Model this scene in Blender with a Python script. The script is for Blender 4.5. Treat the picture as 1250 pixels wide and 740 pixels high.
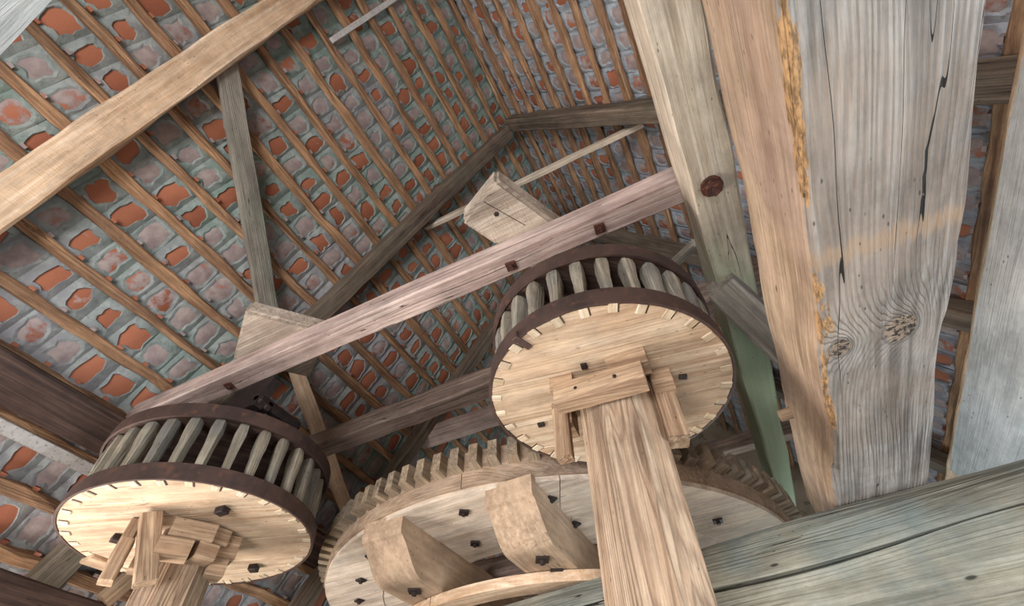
import bpy, bmesh, math, random
from mathutils import Vector, Matrix, noise
random.seed(11)
scene = bpy.context.scene
for o in list(bpy.data.objects): bpy.data.objects.remove(o)

# ------------------------------------------------------------------ camera
cam = bpy.data.cameras.new('camera'); cam.sensor_width = 36; cam.lens = 543.03/1250*36
cam.clip_start = .05
co = bpy.data.objects.new('camera', cam); scene.collection.objects.link(co)
rt, up, fw = Vector((.88761, .45988, -.02566)), Vector((.37646, -.69225, .61568)), Vector((-.26537, .55614, .78758))
co.matrix_world = Matrix(((rt.x, up.x, -fw.x, 0), (rt.y, up.y, -fw.y, 0), (rt.z, up.z, -fw.z, 0), (0, 0, 0, 1)))
scene.camera = co

# ------------------------------------------------------------------ world and daylight through the openings, added fill
w = bpy.data.worlds.new('world'); scene.world = w; w.use_nodes = True
bg = w.node_tree.nodes['Background']; bg.inputs[0].default_value = (.62, .76, 1, 1); bg.inputs[1].default_value = 1.0

def area(name, loc, direction, sx, sy, power, col):
    l = bpy.data.lights.new(name, 'AREA'); l.shape = 'RECTANGLE'; l.size = sx; l.size_y = sy; l.energy = power; l.color = col
    o = bpy.data.objects.new(name, l); scene.collection.objects.link(o); o.location = loc
    o.rotation_euler = Vector(direction).to_track_quat('-Z', 'Y').to_euler()
    return o
area('window_daylight_left', (-4.22, .35, -.75), (1, .12, .35), 1.3, 1.3, 125, (1, .95, .88))
area('window_daylight_right', (2.82, 1.0, -.45), (-1, 0, .3), 1.5, 1.5, 55, (.84, .94, 1))
area('doorway_fill', (-.7, -3.42, -.4), (0, 1, .3), 2.6, 2.3, 225, (1, .98, .955))  # added soft fill, set in an unseen doorway behind the camera
area('far_fill', (-.7, 7.42, -.5), (0, -1, .3), 1.8, 1.6, 70, (.80, .97, 1))  # added cool light from the far end, no visible source

vs = scene.view_settings
vs.view_transform = 'Standard'; vs.look = 'None'; vs.gamma = 1; vs.use_curve_mapping = False; vs.exposure = 0.62

# ------------------------------------------------------------------ materials
def S(r, g, b):
    f = lambda c: (c/255/12.92) if c/255 <= .04045 else ((c/255+.055)/1.055)**2.4
    return (f(r), f(g), f(b), 1)

class N:
    """small node-graph helper"""
    def __init__(s, name):
        s.m = bpy.data.materials.new(name); s.m.use_nodes = True; s.t = s.m.node_tree
        s.b = s.t.nodes['Principled BSDF']
    def n(s, typ, **kw):
        x = s.t.nodes.new(typ)
        for k, v in kw.items(): setattr(x, k, v)
        return x
    def put(s, sock, v):
        if hasattr(v, 'is_output') or isinstance(v, bpy.types.NodeSocket): s.t.links.new(v, sock)
        else: sock.default_value = v
    def math(s, op, a, b=0, c=0, clamp=False):
        x = s.n('ShaderNodeMath', operation=op, use_clamp=clamp)
        for i, v in enumerate((a, b, c)): s.put(x.inputs[i], v)
        return x.outputs[0]
    def vmath(s, op, a, b=(0, 0, 0)):
        x = s.n('ShaderNodeVectorMath', operation=op); s.put(x.inputs[0], a); s.put(x.inputs[1], b)
        return x.outputs['Value'] if op in ('LENGTH', 'DISTANCE', 'DOT_PRODUCT') else x.outputs[0]
    def noise(s, vec, scale, detail=4, rough=.55, dist=0):
        x = s.n('ShaderNodeTexNoise'); s.put(x.inputs['Vector'], vec); x.inputs['Scale'].default_value = scale
        x.inputs['Detail'].default_value = detail; x.inputs['Roughness'].default_value = rough; x.inputs['Distortion'].default_value = dist
        return x.outputs[0]
    def mix(s, f, a, b, mode='MIX'):
        x = s.n('ShaderNodeMix', data_type='RGBA', blend_type=mode)
        s.put(x.inputs[0], f); s.put(x.inputs[6], a); s.put(x.inputs[7], b); return x.outputs[2]
    def step(s, v, a, b, c=0., d=1.):
        x = s.n('ShaderNodeMapRange', interpolation_type='SMOOTHSTEP')
        s.put(x.inputs[0], v)
        for i, q in enumerate((a, b, c, d)): x.inputs[1+i].default_value = q
        return x.outputs[0]
    def bump(s, h, strength=.4, dist=.01):
        x = s.n('ShaderNodeBump'); x.inputs['Strength'].default_value = strength; x.inputs['Distance'].default_value = dist
        s.put(x.inputs['Height'], h); s.put(s.b.inputs['Normal'], x.outputs[0])

def wood(name, base, dark, light, freq=60., ring_amt=.35, fine=.35, crack=.5, tint=None, tint_amt=.5, fresh=None, knots=(), rough=.8, bump=.5, gs=1., saw=0., shift=True, swirl=3., green=None, band=None, marks=0.):
    """grain runs along local X"""
    g = N(name)
    tc = g.n('ShaderNodeTexCoord'); P = tc.outputs['Object']; P0 = P
    if shift:
        oi = g.n('ShaderNodeObjectInfo'); P = g.vmath('ADD', P, g.vmath('SCALE', (7.3, 3.1, 5.7), (0, 0, 0)))
        sc = P.node.inputs[1].links[0].from_node; g.put(sc.inputs['Scale'], g.math('MULTIPLY', oi.outputs['Random'], 9))
    def st(a, b): return g.vmath('MULTIPLY', P, (a*gs, b*gs, b*gs))
    broad = g.noise(st(.7, 5.5), 1, 4, .6)
    field = g.noise(st(.55, 4.), 1, 2, .5, .2)
    streak = g.noise(st(.9, 38), 1, 5, .7, .15)
    fib = g.noise(st(4, 190), 1, 3, .65)
    F = g.math('ADD', g.vmath('DOT_PRODUCT', P, (0, freq*.8, freq*.62)), g.math('ADD', g.math('MULTIPLY', field, swirl*freq/20), g.math('MULTIPLY', g.noise(st(.35, 22), 1, 2), 2.6)))
    kd = krim = None
    for kx, ky, kr in knots:
        d = g.vmath('LENGTH', g.vmath('MULTIPLY', g.vmath('SUBTRACT', P0, (kx, ky, 0)), (.75, 1, 0)))
        bell = g.math('EXPONENT', g.math('MULTIPLY', g.math('DIVIDE', d, kr*1.25), -1))
        F = g.math('ADD', F, g.math('MULTIPLY', bell, freq*kr*3.2))
        kk = g.step(d, kr*.80, kr*.95, 1, 0)
        kd = kk if kd is None else g.math('MAXIMUM', kd, kk)
        rim = g.step(g.math('ABSOLUTE', g.math('SUBTRACT', d, kr)), kr*.04, kr*.16, 1, 0)
        krim = rim if krim is None else g.math('MAXIMUM', krim, rim)
    wv = g.math('ABSOLUTE', g.math('SUBTRACT', g.math('FRACT', F), .5))
    ring = g.step(wv, .02, .30)
    c = g.mix(g.step(broad, .3, .7), dark, base)
    c = g.mix(g.math('MULTIPLY', g.step(streak, .38, .70), .85), c, light)
    c = g.mix(g.math('MULTIPLY', g.math('SUBTRACT', 1, ring), g.math('MULTIPLY', g.step(g.noise(st(.8, 6), 1, 2), .3, .65), ring_amt)), c, dark)
    c = g.mix(g.math('MULTIPLY', g.step(fib, .5, .72), fine), c, dark)
    if tint is not None:
        tn = g.noise(P, 2.3, 5, .6)
        c = g.mix(g.math('MULTIPLY', g.step(tn, .38, .66), tint_amt), c, tint)
    blot = g.math('ADD', g.math('MULTIPLY', g.noise(g.vmath('MULTIPLY', P, (.6, 1, 1)), 7, 7, .72), .62), g.math('MULTIPLY', g.noise(st(2.5, 16), 1, 6, .75), .38))
    bl_ = g.step(blot, .33, .66, .66, 1.14)
    cb_ = g.n('ShaderNodeCombineXYZ')
    for i_ in range(3): g.put(cb_.inputs[i_], bl_)
    c = g.mix(1., c, cb_.outputs[0], 'MULTIPLY')
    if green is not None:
        gcol, x0, x1 = green                                                      # greenish light painted into the colour towards one end
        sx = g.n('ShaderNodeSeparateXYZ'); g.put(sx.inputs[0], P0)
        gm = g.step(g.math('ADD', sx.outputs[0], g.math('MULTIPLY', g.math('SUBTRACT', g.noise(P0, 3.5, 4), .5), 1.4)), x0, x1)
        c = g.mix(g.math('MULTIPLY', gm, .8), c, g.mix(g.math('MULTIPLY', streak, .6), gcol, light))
    if band is not None:
        bcol, bx, bw = band
        sx = g.n('ShaderNodeSeparateXYZ'); g.put(sx.inputs[0], P0)
        q = g.math('ABSOLUTE', g.math('ADD', g.math('SUBTRACT', sx.outputs[0], bx), g.math('MULTIPLY', g.math('SUBTRACT', g.noise(g.vmath('MULTIPLY', P0, (6, 60, 60)), 1, 3), .5), .10)))
        c = g.mix(g.math('MULTIPLY', g.step(q, bw*.3, bw*1.3, 1, 0), .5), c, bcol)
    if fresh is not None:
        fcol, ey, ez, wdt, amt = fresh                                            # worm-eaten edge along local x at (ey, ez)
        d = g.vmath('LENGTH', g.vmath('MULTIPLY', g.vmath('SUBTRACT', P0, (0, ey, ez)), (0, 1, 1)))
        nz = g.noise(g.vmath('MULTIPLY', P0, (2.6, 12, 12)), 1, 5, .7)
        fm = g.step(g.math('SUBTRACT', g.math('DIVIDE', d, wdt), g.math('MULTIPLY', g.math('SUBTRACT', nz, .51), 9)), .1, .4, 1, 0)
        c = g.mix(g.math('MULTIPLY', fm, amt), c, g.mix(g.step(g.noise(g.vmath('MULTIPLY', P0, (25, 90, 90)), 1, 3, .7), .38, .6), tuple(x*.35 for x in fcol[:3])+(1,), fcol))
    ck = g.noise(st(.30, 9), 1, 3, .5, .05); ckm = g.noise(st(1.0, 3), 1, 1)
    wd = g.math('MULTIPLY', g.step(ckm, .50, .66), .0036)
    cr = g.math('LESS_THAN', g.math('ABSOLUTE', g.math('SUBTRACT', ck, .5)), wd)
    crk = g.math('MULTIPLY', cr, crack)
    if kd is not None:
        c = g.mix(g.math('MULTIPLY', krim, .6), c, dark)
        c = g.mix(g.math('MULTIPLY', kd, .9), c, g.mix(g.step(g.noise(P0, 75, 3, .6), .40, .56), tuple(x*.10 for x in dark[:3])+(1,), tint or base))
    vo = g.n('ShaderNodeTexVoronoi'); g.put(vo.inputs['Vector'], g.vmath('MULTIPLY', P, (14, 40, 40))); vo.inputs['Scale'].default_value = 1
    hole = g.math('MULTIPLY', g.step(vo.outputs['Distance'], .07, .12, 1, 0), g.step(g.noise(P, 3.1, 2), .50, .58))
    c = g.mix(g.math('MAXIMUM', crk, g.math('MULTIPLY', hole, .7)), c, tuple(x*.14 for x in dark[:3])+(1,))
    if marks:
        vm = g.n('ShaderNodeTexVoronoi'); g.put(vm.inputs['Vector'], g.vmath('MULTIPLY', P, (3.2, 9, 9))); vm.inputs['Scale'].default_value = 1
        c = g.mix(g.math('MULTIPLY', g.step(vm.outputs['Distance'], .035, .075, 1, 0), marks), c, tuple(x*.2 for x in dark[:3])+(1,))
    h = g.math('ADD', g.math('MULTIPLY', ring, .5*ring_amt), g.math('MULTIPLY', streak, .6))
    h = g.math('SUBTRACT', h, g.math('MULTIPLY', cr, 1.2*crack))
    h = g.math('ADD', g.math('SUBTRACT', h, g.math('MULTIPLY', fib, .3)), g.math('MULTIPLY', blot, .5))
    if saw:
        sw = g.noise(g.vmath('MULTIPLY', P, (150, 9, 9)), 1, 2)
        c = g.mix(g.math('MULTIPLY', g.step(sw, .52, .7), saw), c, dark); h = g.math('SUBTRACT', h, g.math('MULTIPLY', sw, .5))
    g.put(g.b.inputs['Base Color'], c); g.b.inputs['Roughness'].default_value = rough
    g.b.inputs['Specular IOR Level'].default_value = .25
    g.bump(h, bump, .012)
    return g.m

def plain(name, c1, c2, scale=12, rough=.7, metal=0, bump=.25, c3=None):
    g = N(name); P = g.n('ShaderNodeTexCoord').outputs['Object']
    a = g.noise(P, scale, 6, .65); c = g.mix(g.step(a, .35, .68), c1, c2)
    if c3: c = g.mix(g.step(g.noise(P, scale*2.7, 4), .55, .7), c, c3)
    g.put(g.b.inputs['Base Color'], c); g.b.inputs['Roughness'].default_value = rough; g.b.inputs['Metallic'].default_value = metal
    g.bump(g.noise(P, scale*4, 5, .7), bump, .01)
    return g.m

M = {}
M['batten'] = wood('batten_wood', S(174, 132, 98), S(98, 70, 52), S(206, 166, 130), 70, .35, .3, .5, tint=S(118, 90, 74))
M['rafter'] = wood('rafter_wood', S(124, 106, 92), S(72, 60, 54), S(150, 132, 116), 60, .4, .35, .8, tint=S(102, 98, 86))
M['tie'] = wood('tie_wood', S(196, 172, 164), S(132, 110, 104), S(222, 204, 196), 40, .2, .2, .8, tint=S(180, 152, 144), tint_amt=.35)
M['tie_brown'] = wood('tie_brown_wood', S(152, 130, 118), S(96, 80, 72), S(174, 154, 142), 50, .3, .3, .7)
M['pale'] = wood('pale_sawn_wood', S(230, 198, 166), S(192, 154, 122), S(246, 224, 200), 30, .12, .3, .25, saw=.4, tint=S(190, 156, 122), tint_amt=.3)
M['big_tan'] = wood('big_beam_tan', S(194, 166, 138), S(148, 120, 97), S(214, 192, 168), 60, .2, .18, .5, tint=S(170, 144, 132), tint_amt=.65, fresh=(S(188, 146, 100), .16, -.195, .028, .9), marks=.8, shift=False)
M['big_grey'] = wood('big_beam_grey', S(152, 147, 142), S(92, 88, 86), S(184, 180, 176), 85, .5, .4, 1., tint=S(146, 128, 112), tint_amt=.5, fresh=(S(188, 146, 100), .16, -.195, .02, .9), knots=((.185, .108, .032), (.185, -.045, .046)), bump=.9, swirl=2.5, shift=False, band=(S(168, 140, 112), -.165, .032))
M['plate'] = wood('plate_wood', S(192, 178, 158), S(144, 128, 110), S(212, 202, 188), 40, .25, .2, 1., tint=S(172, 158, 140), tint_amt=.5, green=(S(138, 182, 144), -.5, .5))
M['plate_pale'] = wood('plate_pale_edge', S(216, 198, 178), S(178, 158, 136), S(232, 220, 206), 40, .15, .2, .2)
M['cross'] = wood('cross_beam_wood', S(138, 134, 118), S(88, 84, 76), S(164, 162, 150), 50, .35, .45, 1., tint=S(106, 118, 118), tint_amt=.75, marks=.9, bump=.8, swirl=3.5)
M['white'] = wood('whitewashed_wood', S(236, 243, 248), S(212, 222, 228), S(244, 249, 252), 30, .1, .15, .2, tint=S(206, 216, 220), tint_amt=.5, bump=.8)
M['disc'] = wood('wheel_disc_wood', S(214, 191, 164), S(174, 144, 116), S(232, 214, 192), 45, .3, .2, .5, tint=S(192, 160, 132), tint_amt=.6, swirl=5)
M['tenon'] = wood('tenon_wood', S(226, 210, 184), S(192, 168, 136), S(240, 228, 208), 50, .15, .1, .1, tint=S(180, 152, 124), tint_amt=.4)
M['stave'] = wood('stave_wood', S(168, 156, 136), S(106, 98, 88), S(198, 188, 168), 70, .35, .3, .5, tint=S(116, 116, 116), tint_amt=.7)
M['shaft'] = wood('shaft_wood', S(182, 154, 128), S(118, 94, 76), S(210, 188, 164), 75, .65, .2, .8, tint=S(150, 124, 106), tint_amt=.4, bump=.9, swirl=6)
M['block'] = wood('clamp_block_wood', S(182, 152, 124), S(126, 98, 78), S(206, 180, 152), 70, .4, .2, .5, swirl=5)
M['gear'] = wood('great_wheel_wood', S(172, 146, 122), S(124, 102, 86), S(194, 172, 150), 50, .3, .25, .7, tint=S(160, 138, 122), tint_amt=.5)
M['arm'] = wood('wheel_arm_wood', S(186, 160, 134), S(156, 130, 108), S(198, 174, 150), 30, .12, .08, .5, tint=S(164, 140, 120), tint_amt=.5, bump=.15)
M['gear_pale'] = wood('great_wheel_pale', S(216, 198, 178), S(178, 156, 136), S(230, 218, 204), 35, .18, .15, .6, tint=S(196, 184, 176), tint_amt=.35)
M['cog'] = wood('cog_wood', S(158, 136, 112), S(98, 84, 72), S(184, 164, 140), 60, .3, .2, .3, tint=S(128, 124, 114), tint_amt=.6)
M['dark'] = wood('dark_brown_wood', S(84, 64, 58), S(50, 40, 38), S(104, 82, 72), 50, .3, .2, .5)
M['grey'] = wood('grey_weathered_wood', S(140, 130, 120), S(92, 86, 80), S(166, 158, 148), 80, .4, .3, .7, tint=S(134, 138, 124), tint_amt=.4)
M['bearing'] = wood('bearing_block_wood', S(184, 168, 152), S(134, 118, 106), S(204, 192, 178), 50, .3, .2, .6, tint=S(164, 146, 132), tint_amt=.4, saw=.2)
M['iron'] = plain('iron_hoop', S(92, 72, 66), S(70, 56, 54), 7, .62, .35, .15, S(108, 78, 66))
M['rust'] = plain('rusty_iron', S(92, 52, 40), S(60, 40, 36), 30, .8, .3, .4, S(130, 78, 52))
M['black_iron'] = plain('dark_iron', S(44, 38, 38), S(64, 50, 46), 30, .6, .5, .3)
M['floor'] = wood('floor_planks', S(160, 150, 138), S(112, 102, 92), S(180, 170, 158), 40, .25, .2, .4)
M['plaster'] = plain('wall_plaster', S(196, 186, 170), S(172, 160, 144), 3, .9, 0, .3, S(150, 140, 126))
M['outer'] = plain('roof_backing', S(58, 44, 40), S(40, 34, 34), 8, .9, 0, .3)
M['white_paint'] = plain('white_paint', S(206, 202, 200), S(188, 182, 180), 20, .6, 0, .2, S(150, 140, 134))

def tile_mat():
    g = N('terracotta_tile'); at = g.n('ShaderNodeAttribute'); at.attribute_name = 'tone'
    sp = g.n('ShaderNodeSeparateColor'); g.t.links.new(at.outputs['Color'], sp.inputs[0])
    P = g.n('ShaderNodeNewGeometry').outputs['Position']
    a = g.noise(P, 14, 4, .6); o = g.mix(sp.outputs[0], S(146, 86, 62), S(176, 110, 82))
    o = g.mix(g.math('MULTIPLY', g.step(g.noise(P, 5, 3), .5, .7), .35), o, S(150, 86, 66))
    wash = g.mix(g.step(a, .35, .7), S(146, 130, 130), S(172, 156, 152))
    f = g.step(g.math('ADD', sp.outputs[1], g.math('MULTIPLY', g.math('SUBTRACT', a, .5), 1.1)), .42, .62)
    c = g.mix(f, o, wash)
    g.put(g.b.inputs['Base Color'], c); g.b.inputs['Roughness'].default_value = .85
    g.bump(g.noise(P, 60, 4), .25, .008); return g.m
def mortar_mat(name, ca, cb, cc):
    g = N(name); P = g.n('ShaderNodeNewGeometry').outputs['Position']
    sz = g.n('ShaderNodeSeparateXYZ'); g.put(sz.inputs[0], P)
    c = g.mix(g.step(g.math('ADD', g.noise(P, .55, 2), g.math('MULTIPLY', g.math('SUBTRACT', sz.outputs[2], 3.1), .07)), .40, .60), ca, cb)
    c = g.mix(g.math('MULTIPLY', g.step(g.noise(P, 9, 4, .6), .42, .66), .7), c, cc)
    c = g.mix(g.math('MULTIPLY', g.step(g.noise(P, 26, 3), .6, .72), .5), c, S(104, 98, 96))
    g.put(g.b.inputs['Base Color'], c); g.b.inputs['Roughness'].default_value = .9
    g.bump(g.noise(P, 40, 6, .7), .6, .012); return g.m
M['tile'] = tile_mat()
M['mortar_left'] = mortar_mat('lime_mortar', S(140, 138, 142), S(124, 142, 135), S(166, 172, 170))
M['mortar_right'] = mortar_mat('lime_mortar_blue', S(144, 142, 152), S(140, 148, 156), S(178, 184, 192))

# ------------------------------------------------------------------ object helpers
C = scene.collection
def link(name, verts, faces, mat, parent=None, mats=None, mi=None, smooth=False):
    me = bpy.data.meshes.new(name); me.from_pydata([tuple(v) for v in verts], [], faces); me.update()
    for m in (mats or [mat]): me.materials.append(M[m] if isinstance(m, str) else m)
    if mi: me.polygons.foreach_set('material_index', mi)
    if smooth: me.polygons.foreach_set('use_smooth', [True]*len(me.polygons))
    bm = bmesh.new(); bm.from_mesh(me); bmesh.ops.recalc_face_normals(bm, faces=bm.faces); bm.to_mesh(me); bm.free()
    o = bpy.data.objects.new(name, me); C.objects.link(o)
    if parent: o.parent = parent
    return o
def tag(o, label, cat=None, group=None, kind=None):
    if label: o['label'] = label
    if cat: o['category'] = cat
    if group: o['group'] = group
    if kind: o['kind'] = kind
    return o
def empty(name, loc=(0, 0, 0), mat=None):
    o = bpy.data.objects.new(name, None); C.objects.link(o); o.empty_display_size = .1
    if mat is not None: o.matrix_world = mat
    else: o.location = loc
    return o
def share(name, src, parent):
    o = bpy.data.objects.new(name, src.data); C.objects.link(o); o.parent = parent; return o
def frame(p0, p1, upv):
    p0, p1 = Vector(p0), Vector(p1); X = (p1-p0).normalized(); Z = Vector(upv); Z = (Z-X*Z.dot(X)).normalized(); Y = Z.cross(X)
    m = Matrix.Identity(4)
    for i, a in enumerate((X, Y, Z)):
        for r in range(3): m[r][i] = a[r]
    m.translation = (p0+p1)/2; return m, (p1-p0).length
_s = [0]
def beam_geo(L, w, h, jit=.006, cham=.012, n=None, taper=1., tz=None, wob=1.3, chunk=0):
    """hewn timber along local X; section w (Y) by h (Z)"""
    _s[0] += 17.3; sd = _s[0]; n = n or max(4, min(40, int(L/.09)))
    sg = ((1, 1), (-1, 1), (-1, -1), (1, -1)); V = []; F = []
    for i in range(n+1):
        t = i/n; x = -L/2+L*t; k = 1+(taper-1)*t; kz = 1+((tz if tz else taper)-1)*t
        for c, (sy, sz) in enumerate(sg):
            dy = jit*noise.noise(Vector((x*wob*2, c*7.1, sd)))*2; dz = jit*noise.noise(Vector((x*wob*2, c*7.1, sd+9)))*2
            ch = cham*(1+.8*noise.noise(Vector((x*4, c*3.3, sd+4))))+chunk*max(0, noise.noise(Vector((x*5, c*5.3, sd+2)))-.25)
            cy, cz = sy*w*k/2+dy, sz*h*kz/2+dz
            a, b = (cy, cz-sz*ch), (cy-sy*ch, cz)
            if c % 2: a, b = b, a
            V += [(x, a[0], a[1]), (x, b[0], b[1])]
    for i in range(n):
        for j in range(8):
            F.append((i*8+j, i*8+(j+1) % 8, (i+1)*8+(j+1) % 8, (i+1)*8+j))
    F += [tuple(range(8)), tuple(range(n*8, n*8+8))]
    return V, F
def beam(name, p0, p1, w, h, mat, upv=(0, 0, 1), parent=None, label=None, cat='beam', group=None, kind=None, **kw):
    m, L = frame(p0, p1, upv); V, F = beam_geo(L, w, h, **kw)
    o = link(name, V, F, mat, parent)
    if parent is not None: o.matrix_local = m
    else: o.matrix_world = m
    if label: tag(o, label, cat, group, kind)
    return o
def boxgeo(x0, x1, y0, y1, z0, z1, c=.004):
    V = []; F = []
    m, L = None, None
    b = bmesh.new(); bmesh.ops.create_cube(b, size=1)
    for v in b.verts: v.co = Vector((x0+(v.co.x+.5)*(x1-x0), y0+(v.co.y+.5)*(y1-y0), z0+(v.co.z+.5)*(z1-z0)))
    if c: bmesh.ops.bevel(b, geom=list(b.edges), offset=c, segments=1, affect='EDGES')
    b.verts.ensure_lookup_table(); V = [v.co.copy() for v in b.verts]; F = [tuple(v.index for v in f.verts) for f in b.faces]; b.free()
    return V, F
def box(name, ext, mat, parent=None, rot=None, c=.004):
    V, F = boxgeo(*ext, c=c); o = link(name, V, F, mat, parent)
    if rot is not None: o.matrix_local = rot
    return o
def prism(poly, z0, z1):
    n = len(poly); V = [(x, y, z0) for x, y in poly]+[(x, y, z1) for x, y in poly]
    return V, [tuple(range(n)), tuple(range(n, 2*n))]+[(i, (i+1) % n, n+(i+1) % n, n+i) for i in range(n)]
def ringgeo(r0, r1, z0, z1, a0, a1, n, closed=False):
    V = []; F = []; m = n if closed else n+1
    for i in range(m):
        a = a0+(a1-a0)*i/n; ca, sa = math.cos(a), math.sin(a)
        V += [(r0*ca, r0*sa, z0), (r1*ca, r1*sa, z0), (r1*ca, r1*sa, z1), (r0*ca, r0*sa, z1)]
    for i in range(n):
        a, b = i*4, ((i+1) % m)*4
        for j in range(4): F.append((a+j, a+(j+1) % 4, b+(j+1) % 4, b+j))
    if not closed: F += [(0, 1, 2, 3), ((m-1)*4, (m-1)*4+1, (m-1)*4+2, (m-1)*4+3)]
    return V, F
def merge(parts):
    V = []; F = []
    for v, f in parts:
        k = len(V); V += list(v); F += [tuple(i+k for i in q) for q in f]
    return V, F
def shifted(g, m): return [m @ Vector(v) for v in g[0]], g[1]

# ------------------------------------------------------------------ roof slopes
H = 6.0; PITCH = .30
RL = dict(x=-.1425*H, z=H, d=Vector((-.0281, 0, -.0414)).normalized())
RR = dict(x=-.0859*H, z=H, d=Vector((.0266, 0, -.0390)).normalized())
for R in (RL, RR):
    d = R['d']; R['n'] = Vector((d.z, 0, -d.x)) if d.x > 0 else Vector((-d.z, 0, d.x))      # points into the room
    if R['n'].z > 0: R['n'] = -R['n']
STEP = {id(RL): .05003*H, id(RR): .0464*H}
def roof_pt(R, k, y, off=0.):
    """k: batten number below the ridge, off: metres towards the room"""
    p = Vector((R['x'], 0, R['z']))+R['d']*(k*STEP[id(R)])+R['n']*off
    return Vector((p.x, y, p.z))
def to_px(p):
    d = p.dot(fw)
    if d < .1: return None
    return 625+543.03*p.dot(rt)/d, 370-543.03*p.dot(up)/d, d
TW = .192
def build_slope(R, side, rows, y0, y1, mort, near, label):
    st = STEP[id(R)]; d, n = R['d'], R['n']
    kmin, kmax = -1.6, rows+.6
    ya = -3.5
    base = [roof_pt(R, kmin, ya, -.10), roof_pt(R, kmin, y1, -.10), roof_pt(R, kmax, y1, -.10), roof_pt(R, kmax, ya, -.10)]
    top = [roof_pt(R, kmin, ya, -.14), roof_pt(R, kmin, y1, -.14), roof_pt(R, kmax, y1, -.14), roof_pt(R, kmax, ya, -.14)]
    root = link('ceiling_'+side, base+top, [(0, 1, 2, 3), (4, 5, 6, 7), (0, 1, 5, 4), (1, 2, 6, 5), (2, 3, 7, 6), (3, 0, 4, 7)], 'outer')
    tag(root, label, 'ceiling', None, 'structure')
    for k in range(-1 if side == 'left' else -1, rows+1):
        rr = random.Random(k*7+len(side))
        a, b = roof_pt(R, k+rr.uniform(-.03, .03), y0+.02, .0), roof_pt(R, k+rr.uniform(-.03, .03), y1-.02, .0)
        beam('batten', a, b, rr.uniform(.062, .078), rr.uniform(.048, .058), 'batten', n, root, jit=.011, cham=.008, n=70, wob=1.8, chunk=.02)
    cells = []
    ncol = int((y1-y0)/TW)
    for k in range(-1, rows):
        off = random.uniform(0, TW)
        for j in range(ncol-1):
            yc = y0+off+TW*(j+.5); c = roof_pt(R, k+.5, yc, -.03); q = to_px(c)
            s = 0
            if q and -25 < q[0] < 1275 and -25 < q[1] < 765 and near(q[0], q[1]): s = 1/q[2]
            cells.append((s, k, yc))
    cells.sort(key=lambda c: -c[0])
    rest = ([], [], []); mv, mf = [], []
    for i, (s, k, yc) in enumerate(cells):
        rr = random.Random(int(yc*1000)*31+k)
        o = roof_pt(R, k+.5, yc, -.045+rr.uniform(-.006, .006)); Ya = Vector((0, 1, 0))
        # tile: hollow underside, five ribs along Y, two across, plus nose
        V = []; F = []; hw = TW/2-.004; hl = st/2+.012; rowsn = 3; cols = 5; tl = rr.uniform(.004, .016)
        for a in range(rowsn):
            for b in range(cols):
                t = b/(cols-1)*2-1; s_ = a/(rowsn-1)*2-1
                V.append(o+Ya*(t*hw)+d*(s_*hl)+n*(.020*(1-t*t)*(1 if rr.random() < 2 else 1)+tl*s_))
        for a in range(rowsn-1):
            for b in range(cols-1): F.append((a*cols+b, a*cols+b+1, (a+1)*cols+b+1, (a+1)*cols+b))
        # nose hooked over the upper edge of the batten
        nc = o-d*(st/2+.052)+n*.035; q0 = len(V)
        for sx in (-1, 1):
            for sy in (-1, 1):
                for sz in (-1, 1): V.append(nc+Ya*(sx*.017)+d*(sy*.010)+n*(sz*.024))
        F += [tuple(q0+i_ for i_ in f) for f in ((0, 1, 3, 2), (4, 5, 7, 6), (0, 1, 5, 4), (2, 3, 7, 6), (0, 2, 6, 4), (1, 3, 7, 5))]
        tone = (rr.random(), (rr.uniform(.0, .38) if rr.random() < (.5 if side == 'left' else .16) else rr.uniform(.5, 1.)), rr.random(), 1)
        if s > 0 and i < 300:
            me = bpy.data.meshes.new('roof_tile'); me.from_pydata([tuple(v-o) for v in V], [], F)
            ca = me.color_attributes.new('tone', 'FLOAT_COLOR', 'POINT'); ca.data.foreach_set('color', tone*len(V))
            me.polygons.foreach_set('use_smooth', [True]*8+[False]*6); me.materials.append(M['tile']); t_ = bpy.data.objects.new('roof_tile', me); C.objects.link(t_); t_.parent = root; t_.location = o
        else:
            b0 = len(rest[0]); rest[0].extend(V); rest[1].extend(tuple(b0+i_ for i_ in f) for f in F); rest[2].extend(tone*len(V))
        # mortar frame: irregular hole
        m = 16; b0 = len(mv); cx, cy = rr.uniform(-.06, .06), rr.uniform(-.10, .06)
        hx, hy = rr.uniform(.46, .82), rr.uniform(.40, .66); ph = rr.random()*50
        if tone[1] > .45: hx, hy = rr.uniform(.62, .84), rr.uniform(.5, .70)
        OW, OL = TW/2+.004, st/2+.006
        for ring in range(3):
            for e in range(m):
                a = 2*math.pi*e/m; ca_, sa_ = math.cos(a), math.sin(a); mx = max(abs(ca_), abs(sa_))
                if ring == 0: px, py, hz = ca_/mx, sa_/mx, .004
                else:
                    sq = (abs(ca_)**4+abs(sa_)**4)**-.25; nz = 1+.42*noise.noise(Vector((ca_*1.6+ph, sa_*1.6, ph)))+.10*noise.noise(Vector((ca_*5+ph, sa_*5, 3)))
                    px, py = cx+hx*ca_*sq*nz, cy+hy*sa_*sq*nz
                    px, py = max(-.97, min(.97, px)), max(-.97, min(.97, py))
                    hz = (.013 if tone[1] < .45 else .008) if ring == 1 else -.001
                    if ring == 2: px, py = cx+(px-cx)*(.92 if tone[1] < .45 else .78), cy+(py-cy)*(.92 if tone[1] < .45 else .78)
                base_h = .020*(1-min(1, px*px)) + tl*py
                mv.append(o+Ya*(px*OW)+d*(py*OL)+n*(base_h+hz))
        for ring in range(2):
            for e in range(m):
                mf.append((b0+ring*m+e, b0+ring*m+(e+1) % m, b0+(ring+1)*m+(e+1) % m, b0+(ring+1)*m+e))
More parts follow.
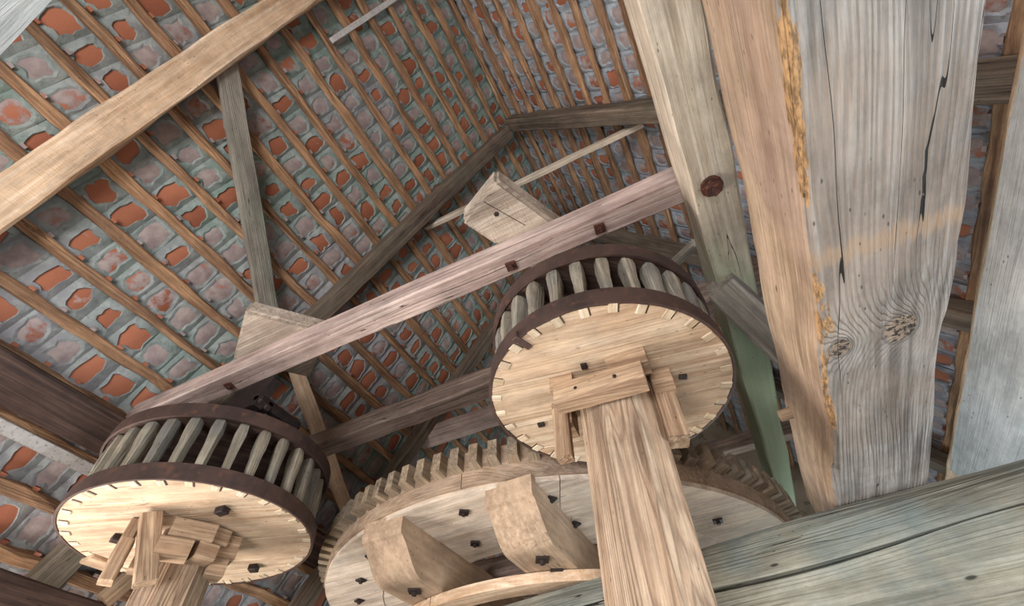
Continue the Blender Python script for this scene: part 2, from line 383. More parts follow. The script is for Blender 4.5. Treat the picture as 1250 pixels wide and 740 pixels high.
    if rest[0]:
        me = bpy.data.meshes.new('roof_tiles_far'); me.from_pydata([tuple(v) for v in rest[0]], [], rest[1])
        ca = me.color_attributes.new('tone', 'FLOAT_COLOR', 'POINT'); ca.data.foreach_set('color', rest[2])
        me.materials.append(M['tile']); t_ = bpy.data.objects.new('roof_tiles', me); C.objects.link(t_); t_.parent = root; t_['kind'] = 'stuff'
    mo = link('mortar', mv, mf, mort, root, smooth=False); mo['kind'] = 'stuff'
    return root
build_slope(RL, 'left', 20, -2.1, 7.55, 'mortar_left', lambda x, y: x < 660, 'steep tiled roof slope on the left with lime mortar between brown battens')
build_slope(RR, 'right', 20, -1.0, 7.55, 'mortar_right', lambda x, y: (560 < x < 860 and y < 350) or x > 1135, 'steep tiled roof slope right of the ridge with bluish mortar')

# ------------------------------------------------------------------ floor, walls
def struct(name, V, F, mat, label, cat):
    o = link(name, V, F, mat); tag(o, label, cat, None, 'structure'); return o
FZ = -1.6; XL, XR, YN, YF = -4.35, 2.95, -3.5, 7.6
fl = struct('floor', *boxgeo(XL, XR, YN, YF, FZ-.1, FZ-.03, 0), 'dark', 'dark sub floor of the mill below the planks', 'floor')
pw = .28
for i in range(int((XR-XL)/pw)):
    box('plank', (XL+i*pw+.004, XL+(i+1)*pw-.004, YN, YF, FZ-.03, FZ), 'floor', fl, c=.003)
def wall_with_hole(axis, pos, a0, a1, z0, z1, holes, th):
    """wall in plane axis=pos, spanning a0..a1; holes (h0, h1, hz0, hz1) side by side"""
    P = []; cur = a0
    def bx(u0, u1, w0, w1):
        P.append(boxgeo(pos, pos+th, u0, u1, w0, w1, 0) if axis == 'x' else boxgeo(u0, u1, pos, pos+th, w0, w1, 0))
    for h0, h1, hz0, hz1 in holes:
        bx(cur, h0, z0, z1); bx(h0, h1, z0, hz0); bx(h0, h1, hz1, z1); cur = h1
    bx(cur, a1, z0, z1)
    return merge(P)
struct('wall_left', *wall_with_hole('x', XL-.2, YN, YF, FZ, 1.0, [(-.35, 1.05, -1.45, -.05)], .3), 'plaster', 'low plastered side wall under the left eave', 'wall')
struct('wall_right', *wall_with_hole('x', XR-.1, YN, YF, FZ, 1.0, [(.2, 1.8, -1.25, .35)], .3), 'plaster', 'low plastered side wall under the right eave', 'wall')
def gable(name, y, hole, label):
    g = wall_with_hole('y', y, XL-.1, XR+.1, FZ, 1.0, [hole] if hole[3] < 1 else [], .2)
    apex = H+.5; xm = -.69
    if hole[3] < 1: tri = prism([(XL-.1, 1.0), (XR+.1, 1.0), (xm, apex)], 0, .2)
    else:
        h0, h1, a, b = hole; e = lambda z: (xm-(xm-XL+.1)*(apex-z)/(apex-1), xm+(XR+.1-xm)*(apex-z)/(apex-1))
        tri = merge([prism([(XL-.1, 1.0), (e(a)[0], a), (h0, a), (h0, 1.0)], 0, .2), prism([(h1, 1.), (h1, a), (e(a)[1], a), (XR+.1, 1.0)], 0, .2),
                     prism([(e(a)[0], a), (h0, a), (h0, b), (e(b)[0], b)], 0, .2), prism([(h1, a), (e(a)[1], a), (e(b)[1], b), (h1, b)], 0, .2), prism([(e(b)[0], b), (e(b)[1], b), (xm, apex)], 0, .2), prism([(h0, 1.), (h1, 1.), (h1, a), (h0, a)], 0, .2)])
    V = [(v[0], y+v[2], v[1]) for v in tri[0]]
    struct(name, *merge([g, (V, tri[1])]), 'plaster', label, 'wall')
gable('wall_near', YN, (-2.0, .6, FZ, .75), 'plastered gable wall with the doorway behind the viewer')
gable('wall_far', YF-.1, (-1.6, .2, -1.3, .3), 'plastered gable wall at the far end of the mill')
def window_frame(name, parts, label):
    struct(name, *merge(parts), 'white_paint', label, 'window')
def wf_x(x, y0, y1, z0, z1):
    P = []; t = .05; m = (y0+y1)/2; q = (z0+z1)/2
    for a, b, c_, d_ in ((y0, y0+t, z0, z1), (y1-t, y1, z0, z1), (y0, y1, z0, z0+t), (y0, y1, z1-t, z1), (m-.02, m+.02, z0, z1), (y0, y1, q-.02, q+.02)):
        P.append(boxgeo(x, x+.05, a, b, c_, d_, 0))
    return P
window_frame('window_1', wf_x(XL-.12, -.35, 1.05, -1.45, -.05), 'painted window frame in the left side wall')
window_frame('window_2', wf_x(XR+.05, .2, 1.8, -1.25, .35), 'painted window frame in the right side wall')

# ------------------------------------------------------------------ rafters and trusses
def rafter(R, k0, k1, ya, yb, wdt, dep, mat, label, group=None):
    o0 = .028+dep/2
    return beam('rafter', roof_pt(R, k0, ya, o0), roof_pt(R, k1, yb, o0), wdt, dep, mat, R['n'], label=label, cat='rafter', group=group, jit=.008, cham=.015)
rafter(RL, 0.2, 19.6, -.655, -.20, .225, .17, 'pale', 'broad pale sawn rafter crossing the upper left corner of the roof')
rafter(RL, 0., 19.4, 1.66, 1.40, .17, .15, 'rafter', 'grey brown rafter rising to the ridge above the central tie beam')
rafter(RL, 0., 19.4, 3.36, 3.22, .14, .15, 'rafter', 'brown left rafter partly hidden behind the second tie beam')
rafter(RL, 0., 19.4, 5.20, 5.20, .14, .15, 'rafter', 'farthest left rafter low behind the great spur wheel')
rafter(RR, -.3, 19.6, -.45, -.45, .18, .16, 'rafter', 'right hand rafter above the viewer hidden by the heavy beams')
rafter(RR, -.4, 19.4, 1.60, 1.50, .17, .16, 'rafter', 'dark brown rafter running from the ridge joint to the upper right')
rafter(RR, -.4, 19.4, 3.30, 3.15, .17, .15, 'rafter', 'right rafter behind the second truss seen past the bolted plate')
rafter(RR, -.4, 19.4, 5.20, 5.20, .17, .15, 'rafter', 'farthest right rafter seen low between big beam and white beam')

# central tie beam (carries the two bearing blocks)
TZ0, TZ1 = 2.00, 2.14
def split_beam(name, p0, p1, w_, h_, mat, label, notch, dep, sd, jit=.006, cat='beam'):
    """squared timber with a long drying crack in its underside"""
    m, L = frame(p0, p1, (0, 0, 1)); n = 80; V = []; F = []
    for i in range(n+1):
        x = -L/2+L*i/n; nz = lambda s_, a: a*noise.noise(Vector((x*1.4, s_, sd))); c = .008
        sp = notch*max(.12, .6+1.2*noise.noise(Vector((x*1.1, 2.2, sd+5)))); yc = nz(7, .02)
        a, b = w_/2+nz(1, jit), h_/2+nz(2, jit)
        prof = [(a-c, b), (-a+c, b), (-a, b-c), (-a, -b+c), (-a+c, -b), (yc-sp, -b), (yc+nz(9, .004), -b+dep*min(1, sp/notch+.3)), (yc+sp, -b), (a-c, -b), (a, -b+c), (a, b-c)]
        V += [(x, y, z) for y, z in prof]
    q = len(prof)
    for i in range(n):
        for j in range(q): F.append((i*q+j, i*q+(j+1) % q, (i+1)*q+(j+1) % q, (i+1)*q+j))
    F += [tuple(range(q)), tuple(range(n*q, n*q+q))]
    o = link(name, V, F, mat); o.matrix_world = m; tag(o, label, cat); return o
tie = split_beam('tie_beam', (-3.62, 1.105, 2.07), (.46, 1.195, 2.07), .14, .145, 'tie', 'long pinkish tie beam running diagonally across the middle under the roof', .0028, .03, 4.4)
def square_bolt(parent, loc, size, mat='rust', name='bolt', thick=.012, nut=.5, flip=-1, rot=0.):
    """plate with a nut; faces down (flip -1)"""
    g = merge([boxgeo(-size/2, size/2, -size/2, size/2, min(0, flip*thick), max(0, flip*thick), .002),
               prism([(nut*size*.5*math.cos(a*math.pi/3), nut*size*.5*math.sin(a*math.pi/3)) for a in range(6)], min(flip*thick, flip*(thick+nut*size*.55)), max(flip*thick, flip*(thick+nut*size*.55)))])
    o = link(name, *g, mat, parent); o.matrix_local = Matrix.Translation(loc) @ Matrix.Rotation(rot, 4, 'Z'); return o
for lx in (-1.02, 1.02, 1.52):
    square_bolt(tie, (lx, .01, -.0725), .055, rot=.1)
tie2 = beam('tie_beam', (-3.0, 2.20, 2.28), (.9, 2.19, 2.28), .165, .165, 'tie_brown', label='second tie beam, brown, just behind the wheel with dark hoops', cat='beam', jit=.006)
beam('tie_beam', (-2.86, 3.42, 3.06), (1.3, 3.52, 3.06), .20, .15, 'tie', label='third tie beam with pale underside close above the great wheel cogs', cat='beam')
beam('tie_beam', (-2.75, 5.05, 2.9), (1.4, 5.05, 2.9), .16, .16, 'tie_brown', label='farthest tie beam in the gloom beyond the great wheel', cat='beam')
beam('collar_lath', (-1.88, 1.76, 4.50), (.62, 1.74, 4.34), .05, .07, 'plate_pale', label='thin pale collar lath between the rafters behind the bearing block', cat='lath', jit=.003, cham=.004)
beam('rafter_lath', roof_pt(RL, 4.9, -.16, .03), roof_pt(RL, 1.3, -.18, .03), .05, .03, 'white_paint', RL['n'], label='short white painted lath beside the pale rafter at the top', cat='lath', jit=.002, cham=.004)
# wind braces in the roof plane
beam('wind_brace', roof_pt(RL, 8.15, -.44, .10), roof_pt(RL, 12.25, 1.22, .12), .155, .07, 'grey', RL['n'], label='grey diagonal wind brace running down to the left bearing block', cat='brace', jit=.004, cham=.006)
beam('wind_brace', roof_pt(RL, 12.6, 1.55, .12), roof_pt(RL, 15.2, 3.1, .12), .12, .06, 'pale', RL['n'], label='pale short brace just right of the dark hooped wheel top', cat='brace', jit=.004, cham=.006)
beam('wind_brace', (.52, 2.2, 2.9), (.28, 2.75, 3.4), .07, .06, 'grey', label='small grey strut between tie beam and bolted plate', cat='brace', jit=.003, cham=.005)

# bearing blocks on the tie beam
def bearing(name, corners, z0, z1, label, top_shift=(0, 0)):
    n = len(corners); cx = sum(c[0] for c in corners)/n; cy = sum(c[1] for c in corners)/n
    V, F = prism([(x-cx, y-cy) for x, y in corners], 0, z1-z0)
    bm = bmesh.new(); vs_ = [bm.verts.new(v) for v in V]
    for f in F: bm.faces.new([vs_[i] for i in f])
    bmesh.ops.bevel(bm, geom=list(bm.edges), offset=.018, segments=2, affect='EDGES')
    bm.verts.ensure_lookup_table(); bm.verts.index_update()
    g = [v.co.copy() for v in bm.verts], [tuple(v.index for v in f.verts) for f in bm.faces]; bm.free()
    o = link(name, *g, 'bearing'); o.location = (cx, cy, z0); tag(o, label, 'block'); return o
bl = bearing('bearing_block', [(-2.18, .79), (-1.86, 1.165), (-2.27, 1.43), (-2.59, 1.06)], 2.144, 2.26, 'squared bearing block on the tie beam near the dark hooped wheel')
br = bearing('bearing_block', [(-.43, .775), (-.21, 1.27), (-.49, 1.39), (-.71, .90)], 2.144, 2.30, 'pale cracked bearing block on the tie beam left of the ridge joint')
link('crack', *boxgeo(-.13, .13, -.0018, .0018, -.001, .004, 0), 'black_iron', br).matrix_local = Matrix.Translation((-.02, -.12, 0)) @ Matrix.Rotation(1.05, 4, 'Z')
link('nail_hole', *prism([(.014*math.cos(a), .014*math.sin(a)) for a in [i*.785 for i in range(8)]], -.003, .003), 'black_iron', br).location = (-.06, -.14, 0)

# plate with bolt (left of the great beam)
plx0, plx1 = .352, .53
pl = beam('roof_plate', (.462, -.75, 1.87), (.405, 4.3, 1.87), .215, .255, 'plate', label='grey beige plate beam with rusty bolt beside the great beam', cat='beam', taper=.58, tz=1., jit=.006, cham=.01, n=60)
me = pl.data; me.materials.append(M['plate_pale'])
for f in me.polygons:
    c = f.center
    if c.y > .05 and abs(f.normal.y) > .7 and c.x < -.6: f.material_index = 1
bo = link('bolt', *merge([prism([(.046*math.cos(i*.5236), .046*math.sin(i*.5236)) for i in range(12)], -.014, 0), prism([(.034*math.cos(i*1.0472), .034*math.sin(i*1.0472)) for i in range(6)], -.04, -.014), prism([(.014*math.cos(i*.785), .014*math.sin(i*.785)) for i in range(8)], -.06, -.04)]), 'rust', pl)
bo.location = (-.70, .012, -.1275)
beam('knee_brace', (.36, 1.60, 1.74), (.70, 2.35, 1.36), .15, .17, 'grey', label='dark grey knee brace slanting from the bolted plate down behind the great beam', cat='brace', jit=.005)
beam('slanting_brace', (.40, -.05, 1.99), (.66, .42, 1.60), .09, .12, 'bearing', label='pale brace slanting between plate and great beam at the top edge', cat='brace', jit=.004)
box('peg', (-.03, .06, -.02, .02, -.02, .02), 'block').location = (.37, 2.0, 1.22)
tag(bpy.data.objects['peg'], 'small wooden peg sticking out of the great beam side', 'peg')

# great beam, whitewashed beam, cross beams
ZB = .90
gb = beam('great_beam', (.56, -.85, ZB+.195), (.56, 2.95, ZB+.195), .32, .39, 'big_tan', label='massive weathered beam with chewed orange edge and two knots', cat='beam', jit=.009, cham=.010, n=60, chunk=.035)
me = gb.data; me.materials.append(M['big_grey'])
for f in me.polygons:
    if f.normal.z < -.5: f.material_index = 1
def white_beam():
    """beam with its left side sloped to catch light from below"""
    n = 50; V = []; F = []; L = 3.8; prof0 = [(-.155, .17), (-.13, .06), (-.085, -.06), (-.02, -.145), (.05, -.17), (.27, -.17), (.27, .17)]  # wide slanted left side added so the beam picks up light from below
    for i in range(n+1):
        x = -L/2+L*i/n
        V += [(x, -(y+.014*noise.noise(Vector((x*1.7, j*.8, 2.5)))), z) for j, (y, z) in enumerate(prof0)]
    q = len(prof0)
    for i in range(n):
        for j in range(q): F.append((i*q+j, i*q+(j+1) % q, (i+1)*q+(j+1) % q, (i+1)*q+j))
    F += [tuple(range(q)), tuple(range(n*q, n*q+q))]
    o = link('whitewashed_beam', V, F, 'white', smooth=False); o.matrix_world = frame((1.235, -.85, ZB+.17), (1.235, 2.95, ZB+.17), (0, 0, 1))[0]
    tag(o, 'whitewashed beam at the right edge resting on the split cross beam', 'beam')
white_beam()
def cross_beam():
    """hewn log with a long open split along its near face"""
    p0, p1 = Vector((-1.9, 2.72, .63)), Vector((2.95, 2.02, .63)); m, L = frame(p0, p1, (0, 0, 1)); n = 90; V = []; F = []
    w_, h_ = .40, .54
    for i in range(n+1):
        x = -L/2+L*i/n; nz = lambda s, a: a*noise.noise(Vector((x*1.1, s, 3.7)))
        sp = .002+.013*max(0, noise.noise(Vector((x*1.6, 1.5, 8)))+.3+.25*x); zc = .075+nz(5, .05)+.01*x; dp = .05+4*sp
        prof = [(w_/2-.03, h_/2), (-w_/2+.06+nz(1, .03), h_/2-.005+nz(2, .02)), (-w_/2+.012, h_/2-.06), (-w_/2+nz(6, .012), zc+.09), (-w_/2-.004, zc+sp), (-w_/2+dp, zc+nz(9, .01)), (-w_/2-.004, zc-sp),
                (-w_/2-.008+nz(3, .014), zc-.12), (-w_/2-.004+nz(4, .015), -h_/2+.07), (-w_/2+.07, -h_/2), (w_/2-.03, -h_/2), (w_/2, -h_/2+.03), (w_/2, h_/2-.03)]
        V += [(x, y, z) for y, z in prof]
    q = len(prof)
    for i in range(n):
        for j in range(q): F.append((i*q+j, i*q+(j+1) % q, (i+1)*q+(j+1) % q, (i+1)*q+j))
    F += [tuple(range(q)), tuple(range(n*q, n*q+q))]
    o = link('cross_beam', V, F, 'cross'); o.matrix_world = m
    tag(o, 'thick grey green cross beam with a long split in the lower right corner', 'beam')
cross_beam()
beam('cross_beam', (-3.9, -.46, .80), (2.95, -.48, .80), .38, .19, 'white', label='pale whitewashed cross beam just touching the upper left corner', cat='beam', jit=.008)

# left purlin, right purlin, wall plates, laths
beam('purlin', roof_pt(RL, 16.3, -2.3, .25), roof_pt(RL, 16.3, 6.9, .25), .24, .13, 'dark', RL['n'], label='dark brown purlin low on the left roof slope', cat='beam')
beam('purlin', roof_pt(RR, 16.55, -1.0, .26), roof_pt(RR, 16.55, 7.0, .26), .13, .10, 'pale', RR['n'], label='pale brown purlin seen between great beam and whitewashed beam', cat='beam')
beam('rafter_lath', roof_pt(RL, 17.0, -.9, .25), roof_pt(RL, 17.0, 1.7, .25), .07, .03, 'white_paint', RL['n'], label='white painted lath along the lower edge of the dark purlin', cat='lath', jit=.002, cham=.004)
beam('wall_plate', (-3.72, -2.3, .98), (-3.72, 6.9, .98), .22, .20, 'dark', label='dark wall plate at the bottom left corner under the eave', cat='beam')
beam('wall_plate', (2.6, -1.0, .98), (2.6, 6.9, .98), .22, .20, 'dark', label='dark wall plate under the right eave hidden by beams', cat='beam')
beam('cleat', (-3.62, 1.62, 1.08), (-3.62, 1.78, 1.42), .10, .05, 'block', label='pale bolted cleat board standing on the bottom left wall plate', cat='board', upv=(1, 0, 0), jit=.002, cham=.003)
beam('cleat', (-3.55, 1.98, 1.08), (-3.60, 2.1, 1.40), .045, .03, 'white_paint', label='narrow white batten standing beside the cleat board', cat='board', upv=(1, 0, 0), jit=.002, cham=.003)

# ------------------------------------------------------------------ lantern pinions
def pinion(name, c, R, zl, zu, N_, a0, label, planks_dir, hs, s_rot, s_off=0.):
    """local origin = centre of the underside of the lower disc; local Z = shaft"""
    n = Vector((c[2], c[3], 1)).normalized(); X = Vector((1, 0, 0)); X = (X-n*X.dot(n)).normalized(); Y = n.cross(X)
    org = (X*c[0]+Y*c[1]+n)*hs
    m = Matrix(((X.x, Y.x, n.x, org.x), (X.y, Y.y, n.y, org.y), (X.z, Y.z, n.z, org.z), (0, 0, 0, 1)))
    root = empty(name, mat=m); tag(root, label, 'wheel', 'lantern pinions')
    hoop = ringgeo(R-.012, R, 0, zl, 0, 2*math.pi, 72, True)
    o = link('iron_hoop', *hoop, 'iron', root)
    link('iron_hoop', *ringgeo(R-.012, R, zu[0], zu[1], 0, 2*math.pi, 72, True), 'iron', root)
    # lower disc of four boards with open joints
    rd = R-.014; cuts = [-rd, -rd*.42, rd*.08, rd*.55, rd]
    for i in range(4):
        y0, y1 = cuts[i]+.0012, cuts[i+1]-.0012; P = []
        ys = [y0+(y1-y0)*t/10 for t in range(11)]
        P = [(math.sqrt(max(0, rd*rd-y*y)), y) for y in ys]+[(-math.sqrt(max(0, rd*rd-y*y)), y) for y in reversed(ys)]
        b = link('board', *prism(P, .004+random.uniform(-.0015, .0015), .07), 'disc', root); b.rotation_euler = (0, 0, planks_dir)
    for i in range(3):
        y0, y1 = -rd+2*rd*i/3+.002, -rd+2*rd*(i+1)/3-.002; ys = [y0+(y1-y0)*t/10 for t in range(11)]
        P = [(math.sqrt(max(0, rd*rd-y*y)), y) for y in ys]+[(-math.sqrt(max(0, rd*rd-y*y)), y) for y in reversed(ys)]
        b = link('top_board', *prism(P, zu[0]+.012, zu[1]-.004), 'dark', root); b.rotation_euler = (0, 0, planks_dir+.6)  # dark wood stands in for the shade behind the staves
    # staves and their tenons
    rs = R*.905; z0, z1 = .06, zu[0]+.02; L = z1-z0
    variants = []
    for v in range(4):
        rr = random.Random(v+len(name)); prof = [(0, .72, .8), (.16, .74, .85), (.32, .80, .9), (.48, .84, .88), (.62, 1.0, 1.0), (.8, 1.12, 1.06), (.93, 1.0, .98), (1, .85, .8)]
        V = []; F = []; q = 12
        for t, a, b in prof:
            a *= rr.uniform(.94, 1.06); b *= rr.uniform(.94, 1.06)
            for e in range(q):
                th = 2*math.pi*(e+.5)/q; ca, sa = math.cos(th), math.sin(th); sq = (abs(ca)**5+abs(sa)**5)**-.2
                V.append((L*t-L/2, .027*a*ca*sq, .036*b*sa*sq))       # X along stave, Y tangential, Z radial
        for i in range(len(prof)-1):
            for e in range(q): F.append((i*q+e, i*q+(e+1) % q, (i+1)*q+(e+1) % q, (i+1)*q+e))
        F += [tuple(range(q)), tuple(range((len(prof)-1)*q, len(prof)*q))]
        variants.append((V, F))
    first = {}; ft = None
    for i in range(N_):
        a = a0+2*math.pi*i/N_; v = i % 4
        rad = Vector((math.cos(a), math.sin(a), 0)); tan = Vector((-math.sin(a), math.cos(a), 0)); ax = Vector((0, 0, 1))
        mm = Matrix(((0, tan.x, rad.x, rad.x*rs), (0, tan.y, rad.y, rad.y*rs), (1, 0, 0, (z0+z1)/2), (0, 0, 0, 1)))
        if v in first: o = share('stave', first[v], root)
        else: o = first[v] = link('stave', *variants[v], 'stave', root, smooth=False)
        o.matrix_local = mm @ Matrix.Rotation(random.uniform(-.12, .12), 4, 'X')
        tm = Matrix.Translation((rad.x*rs*1.035, rad.y*rs*1.035, .004)) @ Matrix.Rotation(a, 4, 'Z')
        if ft: t = share('tenon', ft, root)
        else: t = ft = link('tenon', *boxgeo(-.023, .023, -.018, .018, -.004, .02, .002), 'tenon', root)
        t.matrix_local = tm @ Matrix.Translation((random.uniform(-.006, .004), 0, random.uniform(-.003, .001)))
        sl = tm @ Matrix.Translation((-.002, .0215, -.0012))
        g = share('wedge', bpy.data.objects['_wedge'], root) if '_wedge' in bpy.data.objects else link('wedge', *boxgeo(-.02, .02, -.0028, .0028, 0, .006, 0), 'dark', root)
        g.matrix_local = sl
    # shaft
    P = [(.168*math.cos(i*math.pi/4+math.pi/8), .168*math.sin(i*math.pi/4+math.pi/8)) for i in range(8)]
    Ls = 1.6+hs-.02; rings = 24; V = []; F = []
    for i in range(rings+1):
        x = -Ls+(Ls+.02)*i/rings; k = 1+.03*(1-i/rings)
        for e, (px, py) in enumerate(P):
            j = 1+.02*noise.noise(Vector((x*2, e*3.1, hs+R)))
            V.append((x, py*k*j, px*k*j))
    for i in range(rings):
        for e in range(8): F.append((i*8+e, i*8+(e+1) % 8, (i+1)*8+(e+1) % 8, (i+1)*8+e))
    F += [tuple(range(8)), tuple(range(rings*8, rings*8+8))]
    o = link('shaft', V, F, 'shaft', root)
    o.matrix_local = Matrix(((0, 0, 1, 0), (0, 1, 0, 0), (1, 0, 0, 0), (0, 0, 0, 1))) if False else Matrix.Translation((s_off, 0, 0)) @ Matrix.Rotation(s_rot, 4, 'Z') @ Matrix(((0, 0, -1, 0), (0, 1, 0, 0), (1, 0, 0, 0), (0, 0, 0, 1)))
    link('spindle', *prism([(.03*math.cos(i*.5236), .03*math.sin(i*.5236)) for i in range(12)], zu[0], zu[1]+.22), 'black_iron', root)
    return root
def clamp(root, x, y, z, lx, ly, lz, rz=0., mat='block', name='clamp_block', tilt=0.):
    V, F = beam_geo(lx, ly, lz, jit=.003, cham=.005, n=3)
    o = link(name, V, F, mat, root); o.matrix_local = Matrix.Translation((x, y, z)) @ Matrix.Rotation(rz, 4, 'Z') @ Matrix.Rotation(tilt, 4, 'Y'); return o
HS = 1.3
rp = pinion('lantern_pinion', (-.2651, 1.1957, .03824, .01797), .4109*HS, .088, (.325, .410), 29, -.5507, 'pale lantern pinion wheel on the right shaft with dark hoops and grey staves', .12, HS, .1, .03)
lp = pinion('lantern_pinion', (-2.0992, 1.1923, -.052, -.0349), .4946*HS, .090, (.375, .460), 31, .089, 'larger lantern pinion wheel at lower left with broad dark iron hoops', .5, HS, .35)
# clamp blocks around the right shaft
clamp(rp, .015, -.215, -.125, .36, .075, .105, .05)                 # long bar on the near side
clamp(rp, -.145, -.17, -.03, .10, .10, .075, .06); clamp(rp, .14, -.185, -.03, .16, .09, .075, .06)
clamp(rp, -.215, .0, -.06, .085, .12, .12, .1); clamp(rp, .235, .0, -.06, .08, .16, .12, .1)
clamp(rp, -.21, -.06, -.17, .24, .06, .065, 0, tilt=math.pi/2); clamp(rp, .225, -.03, -.17, .30, .085, .08, .3, tilt=math.pi/2)
clamp(rp, 0, .20, -.05, .34, .07, .10, .06)
for x, y in ((-.07, -.254), (.09, -.252)): link('nail', *prism([(.008*math.cos(i), .008*math.sin(i)) for i in range(6)], -.004, .004), 'black_iron', rp).matrix_local = Matrix.Translation((x, y, -.125)) @ Matrix.Rotation(math.pi/2, 4, 'X')
for a, r in ((-1.70, .23), (.05, .32), (3.0, .36)):
    box('square_nut', (-.016, .016, -.013, .013, -.006, .006), 'black_iron', rp, Matrix.Translation((r*math.cos(a), r*math.sin(a), 0)) @ Matrix.Rotation(a+.3, 4, 'Z'), .001)
box('hoop_clamp', (-.012, .075, -.014, .014, -.006, .034), 'iron', rp, Matrix.Translation((.535*math.cos(-1.98), .535*math.sin(-1.98), 0)) @ Matrix.Rotation(-1.98+math.pi, 4, 'Z'), .003)
# clamp blocks around the left shaft
def lclamp(a, b, z, la, lb, lz, turn=0., tilt=0.):
    """a: towards the doorway side of the shaft, b: across, z: below the disc"""
    f_ = Vector((.88, -.47, 0)); r_ = Vector((.47, .88, 0)); p = f_*a+r_*(b-.055)
    V, F = beam_geo(lb, la, lz, jit=.003, cham=.006, n=3)
    o = link('clamp_block', V, F, 'block', lp)
    o.matrix_local = Matrix.Translation((p.x, p.y, z)) @ Matrix.Rotation(math.atan2(r_.y, r_.x)+turn, 4, 'Z') @ Matrix.Rotation(tilt, 4, 'Y'); return o
lclamp(.235, -.125, -.165, .085, .33, .09, 0., 1.20)          # tall leaning cleat
lclamp(.215, .03, -.055, .10, .21, .10, .05); lclamp(.235, -.02, -.155, .10, .155, .085, .0)
lclamp(.17, .155, -.045, .10, .10, .085, .3); lclamp(.20, .12, -.135, .09, .105, .085, .3)
lclamp(.10, .215, -.07, .15, .12, .12, .1); lclamp(.10, .21, -.17, .11, .09, .09, .1)
lclamp(.07, -.235, -.10, .15, .20, .05, 0, math.pi/2); lclamp(.15, -.225, -.21, .09, .19, .06, 0, math.pi/2)
lclamp(.03, -.285, -.185, .10, .15, .022, .5); lclamp(-.22, 0, -.06, .09, .36, .11)
for a, r in ((-2.35, .36), (-.35, .42), (1.6, .45)):
    q = box('square_nut', (-.028, .028, -.026, .026, -.028, .006), 'black_iron', lp, Matrix.Translation((r*math.cos(a), r*math.sin(a), 0)) @ Matrix.Rotation(a+.5, 4, 'Z'), .004)

# iron bearing bracket below the tie beam over the left pinion
bk = empty('bearing_bracket', (-2.46, 1.20, 1.99)); tag(bk, 'dark iron bearing bracket under the tie beam above the left pinion', 'bracket')
V, F = prism([(-.20, -.19), (.13, -.21), (.20, -.02), (.18, .004), (-.16, .004)], -.03, .03)
link('bracket_plate', [(v[0], v[2]+.03, v[1]) for v in V], F, 'black_iron', bk)
box('bracket_arm', (-.30, .16, .05, .12, -.20, -.13), 'black_iron', bk, c=.02)
box('bracket_arm', (.08, .16, .0, .35, -.19, -.12), 'black_iron', bk, c=.02)

# ------------------------------------------------------------------ great spur wheel
GC = Vector((-1.42, 3.63, 0)); RG = 1.74
gw = empty('spur_wheel', (GC.x, GC.y, 1.25)); tag(gw, 'great wooden spur wheel with cogs and bolted arms at lower centre', 'wheel')
SEG = 8
for i in range(SEG):
    a0 = 2*math.pi*(i+.12)/SEG+.0012; a1 = 2*math.pi*(i+1.12)/SEG-.0012
    o = link('felloe', *ringgeo(RG-.20, RG, .028, .24, a0, a1, 18), 'gear', gw)
    a0 += .31; a1 += .31; g = ringgeo(1.33, RG-.012, 0, .05, a0, a1, 18); link('rim_board', *g, 'gear_pale', gw)
    g = ringgeo(.98, 1.325, .004, .05, a0+.05, a1+.05, 14); link('rim_board', *g, 'gear_pale', gw)
V = [(-.06, -.036, 0), (-.06, .036, 0), (.072, .028, .012), (.072, -.028, .012), (-.06, -.036, .13), (-.06, .036, .13), (.066, .026, .13), (.066, -.026, .13)]
F = [(0, 1, 2, 3), (4, 5, 6, 7), (0, 1, 5, 4), (1, 2, 6, 5), (2, 3, 7, 6), (3, 0, 4, 7)]
fc = None
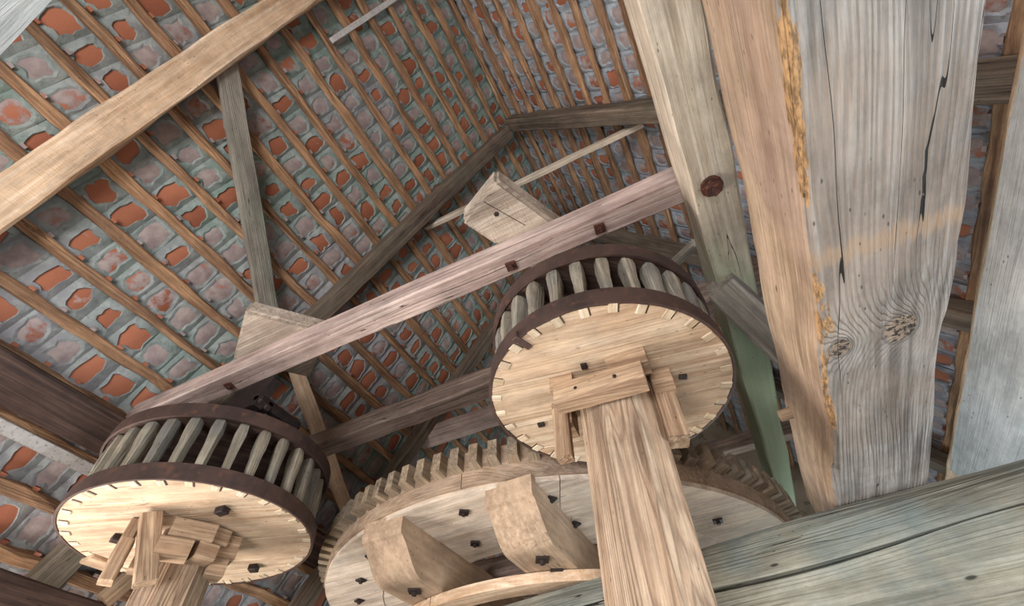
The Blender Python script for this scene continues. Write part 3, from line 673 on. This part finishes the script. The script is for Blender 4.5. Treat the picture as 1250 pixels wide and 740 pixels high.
for i in range(100):
    a = math.radians(3.6*i+1.1)
    o = share('cog', fc, gw) if fc else link('cog', V, F, 'cog', gw)
    fc = fc or o
    o.matrix_local = Matrix.Rotation(a, 4, 'Z') @ Matrix.Translation((RG+.0, 0, .112))
def arm(x, wdt, mat='arm'):
    half = RG-.03-.02; prof = []
    e = [(-half, .02), (-half, -.06), (-half+.006, -.09)]
    for i in range(13):
        t = i/12; e.append((-half+.006+.24*t, -.09-.16*(.5*(1-math.cos(math.pi*t**.8)) if t < 1 else 1)-.0*t))
    poly = e+[(-y, z) for y, z in reversed(e)]
    V, F = prism(poly, -wdt/2, wdt/2)
    # X along arm, Y across, Z up ; object turned so local X = world Y
    V = [(v[0], v[2], v[1]) for v in V]
    o = link('arm', V, F, mat, gw); o.matrix_local = Matrix.Translation((x, 0, 0)) @ Matrix.Rotation(math.pi/2, 4, 'Z')
    return o
for x in (.425, -.375):
    a_ = arm(x, .27)
    for y in (-1.35, -1.17): square_bolt(a_, (y, -.02, -.25), .07, 'black_iron', nut=.45, rot=.5)
    square_bolt(a_, (-1.43, .0, -.222), .07, 'black_iron', nut=.4)
for y in (-.4, .4):
    o = beam('cross_arm', (-RG+.22, y, .13), (RG-.22, y, .13), .24, .15, 'tie_brown', parent=gw)
for ang, r in ((-1.75, 1.56), (-1.52, 1.56), (-1.36, 1.5), (-2.05, 1.55), (-2.3, 1.5), (-2.05, 1.2), (-1.2, 1.55), (-.95, 1.5), (-.7, 1.5), (-2.55, 1.5), (-2.7, 1.3), (-1.62, 1.2), (-1.1, 1.25), (-.8, 1.3), (-.5, 1.5)):
    square_bolt(gw, (r*math.cos(ang), r*math.sin(ang), 0), .055, 'black_iron', nut=.45, rot=.6+ang)
for i in range(6):
    a0 = 2*math.pi*(i+.25)/6; link('hub_ring', *ringgeo(1.13, 1.27, -.31, -.255, a0+.003, a0+2*math.pi/6-.003, 16), 'pale', gw)
link('hub_post', *prism([(.24*math.cos(i*math.pi/4+.39), .24*math.sin(i*math.pi/4+.39)) for i in range(8)], -2.85, .9), 'shaft', gw)
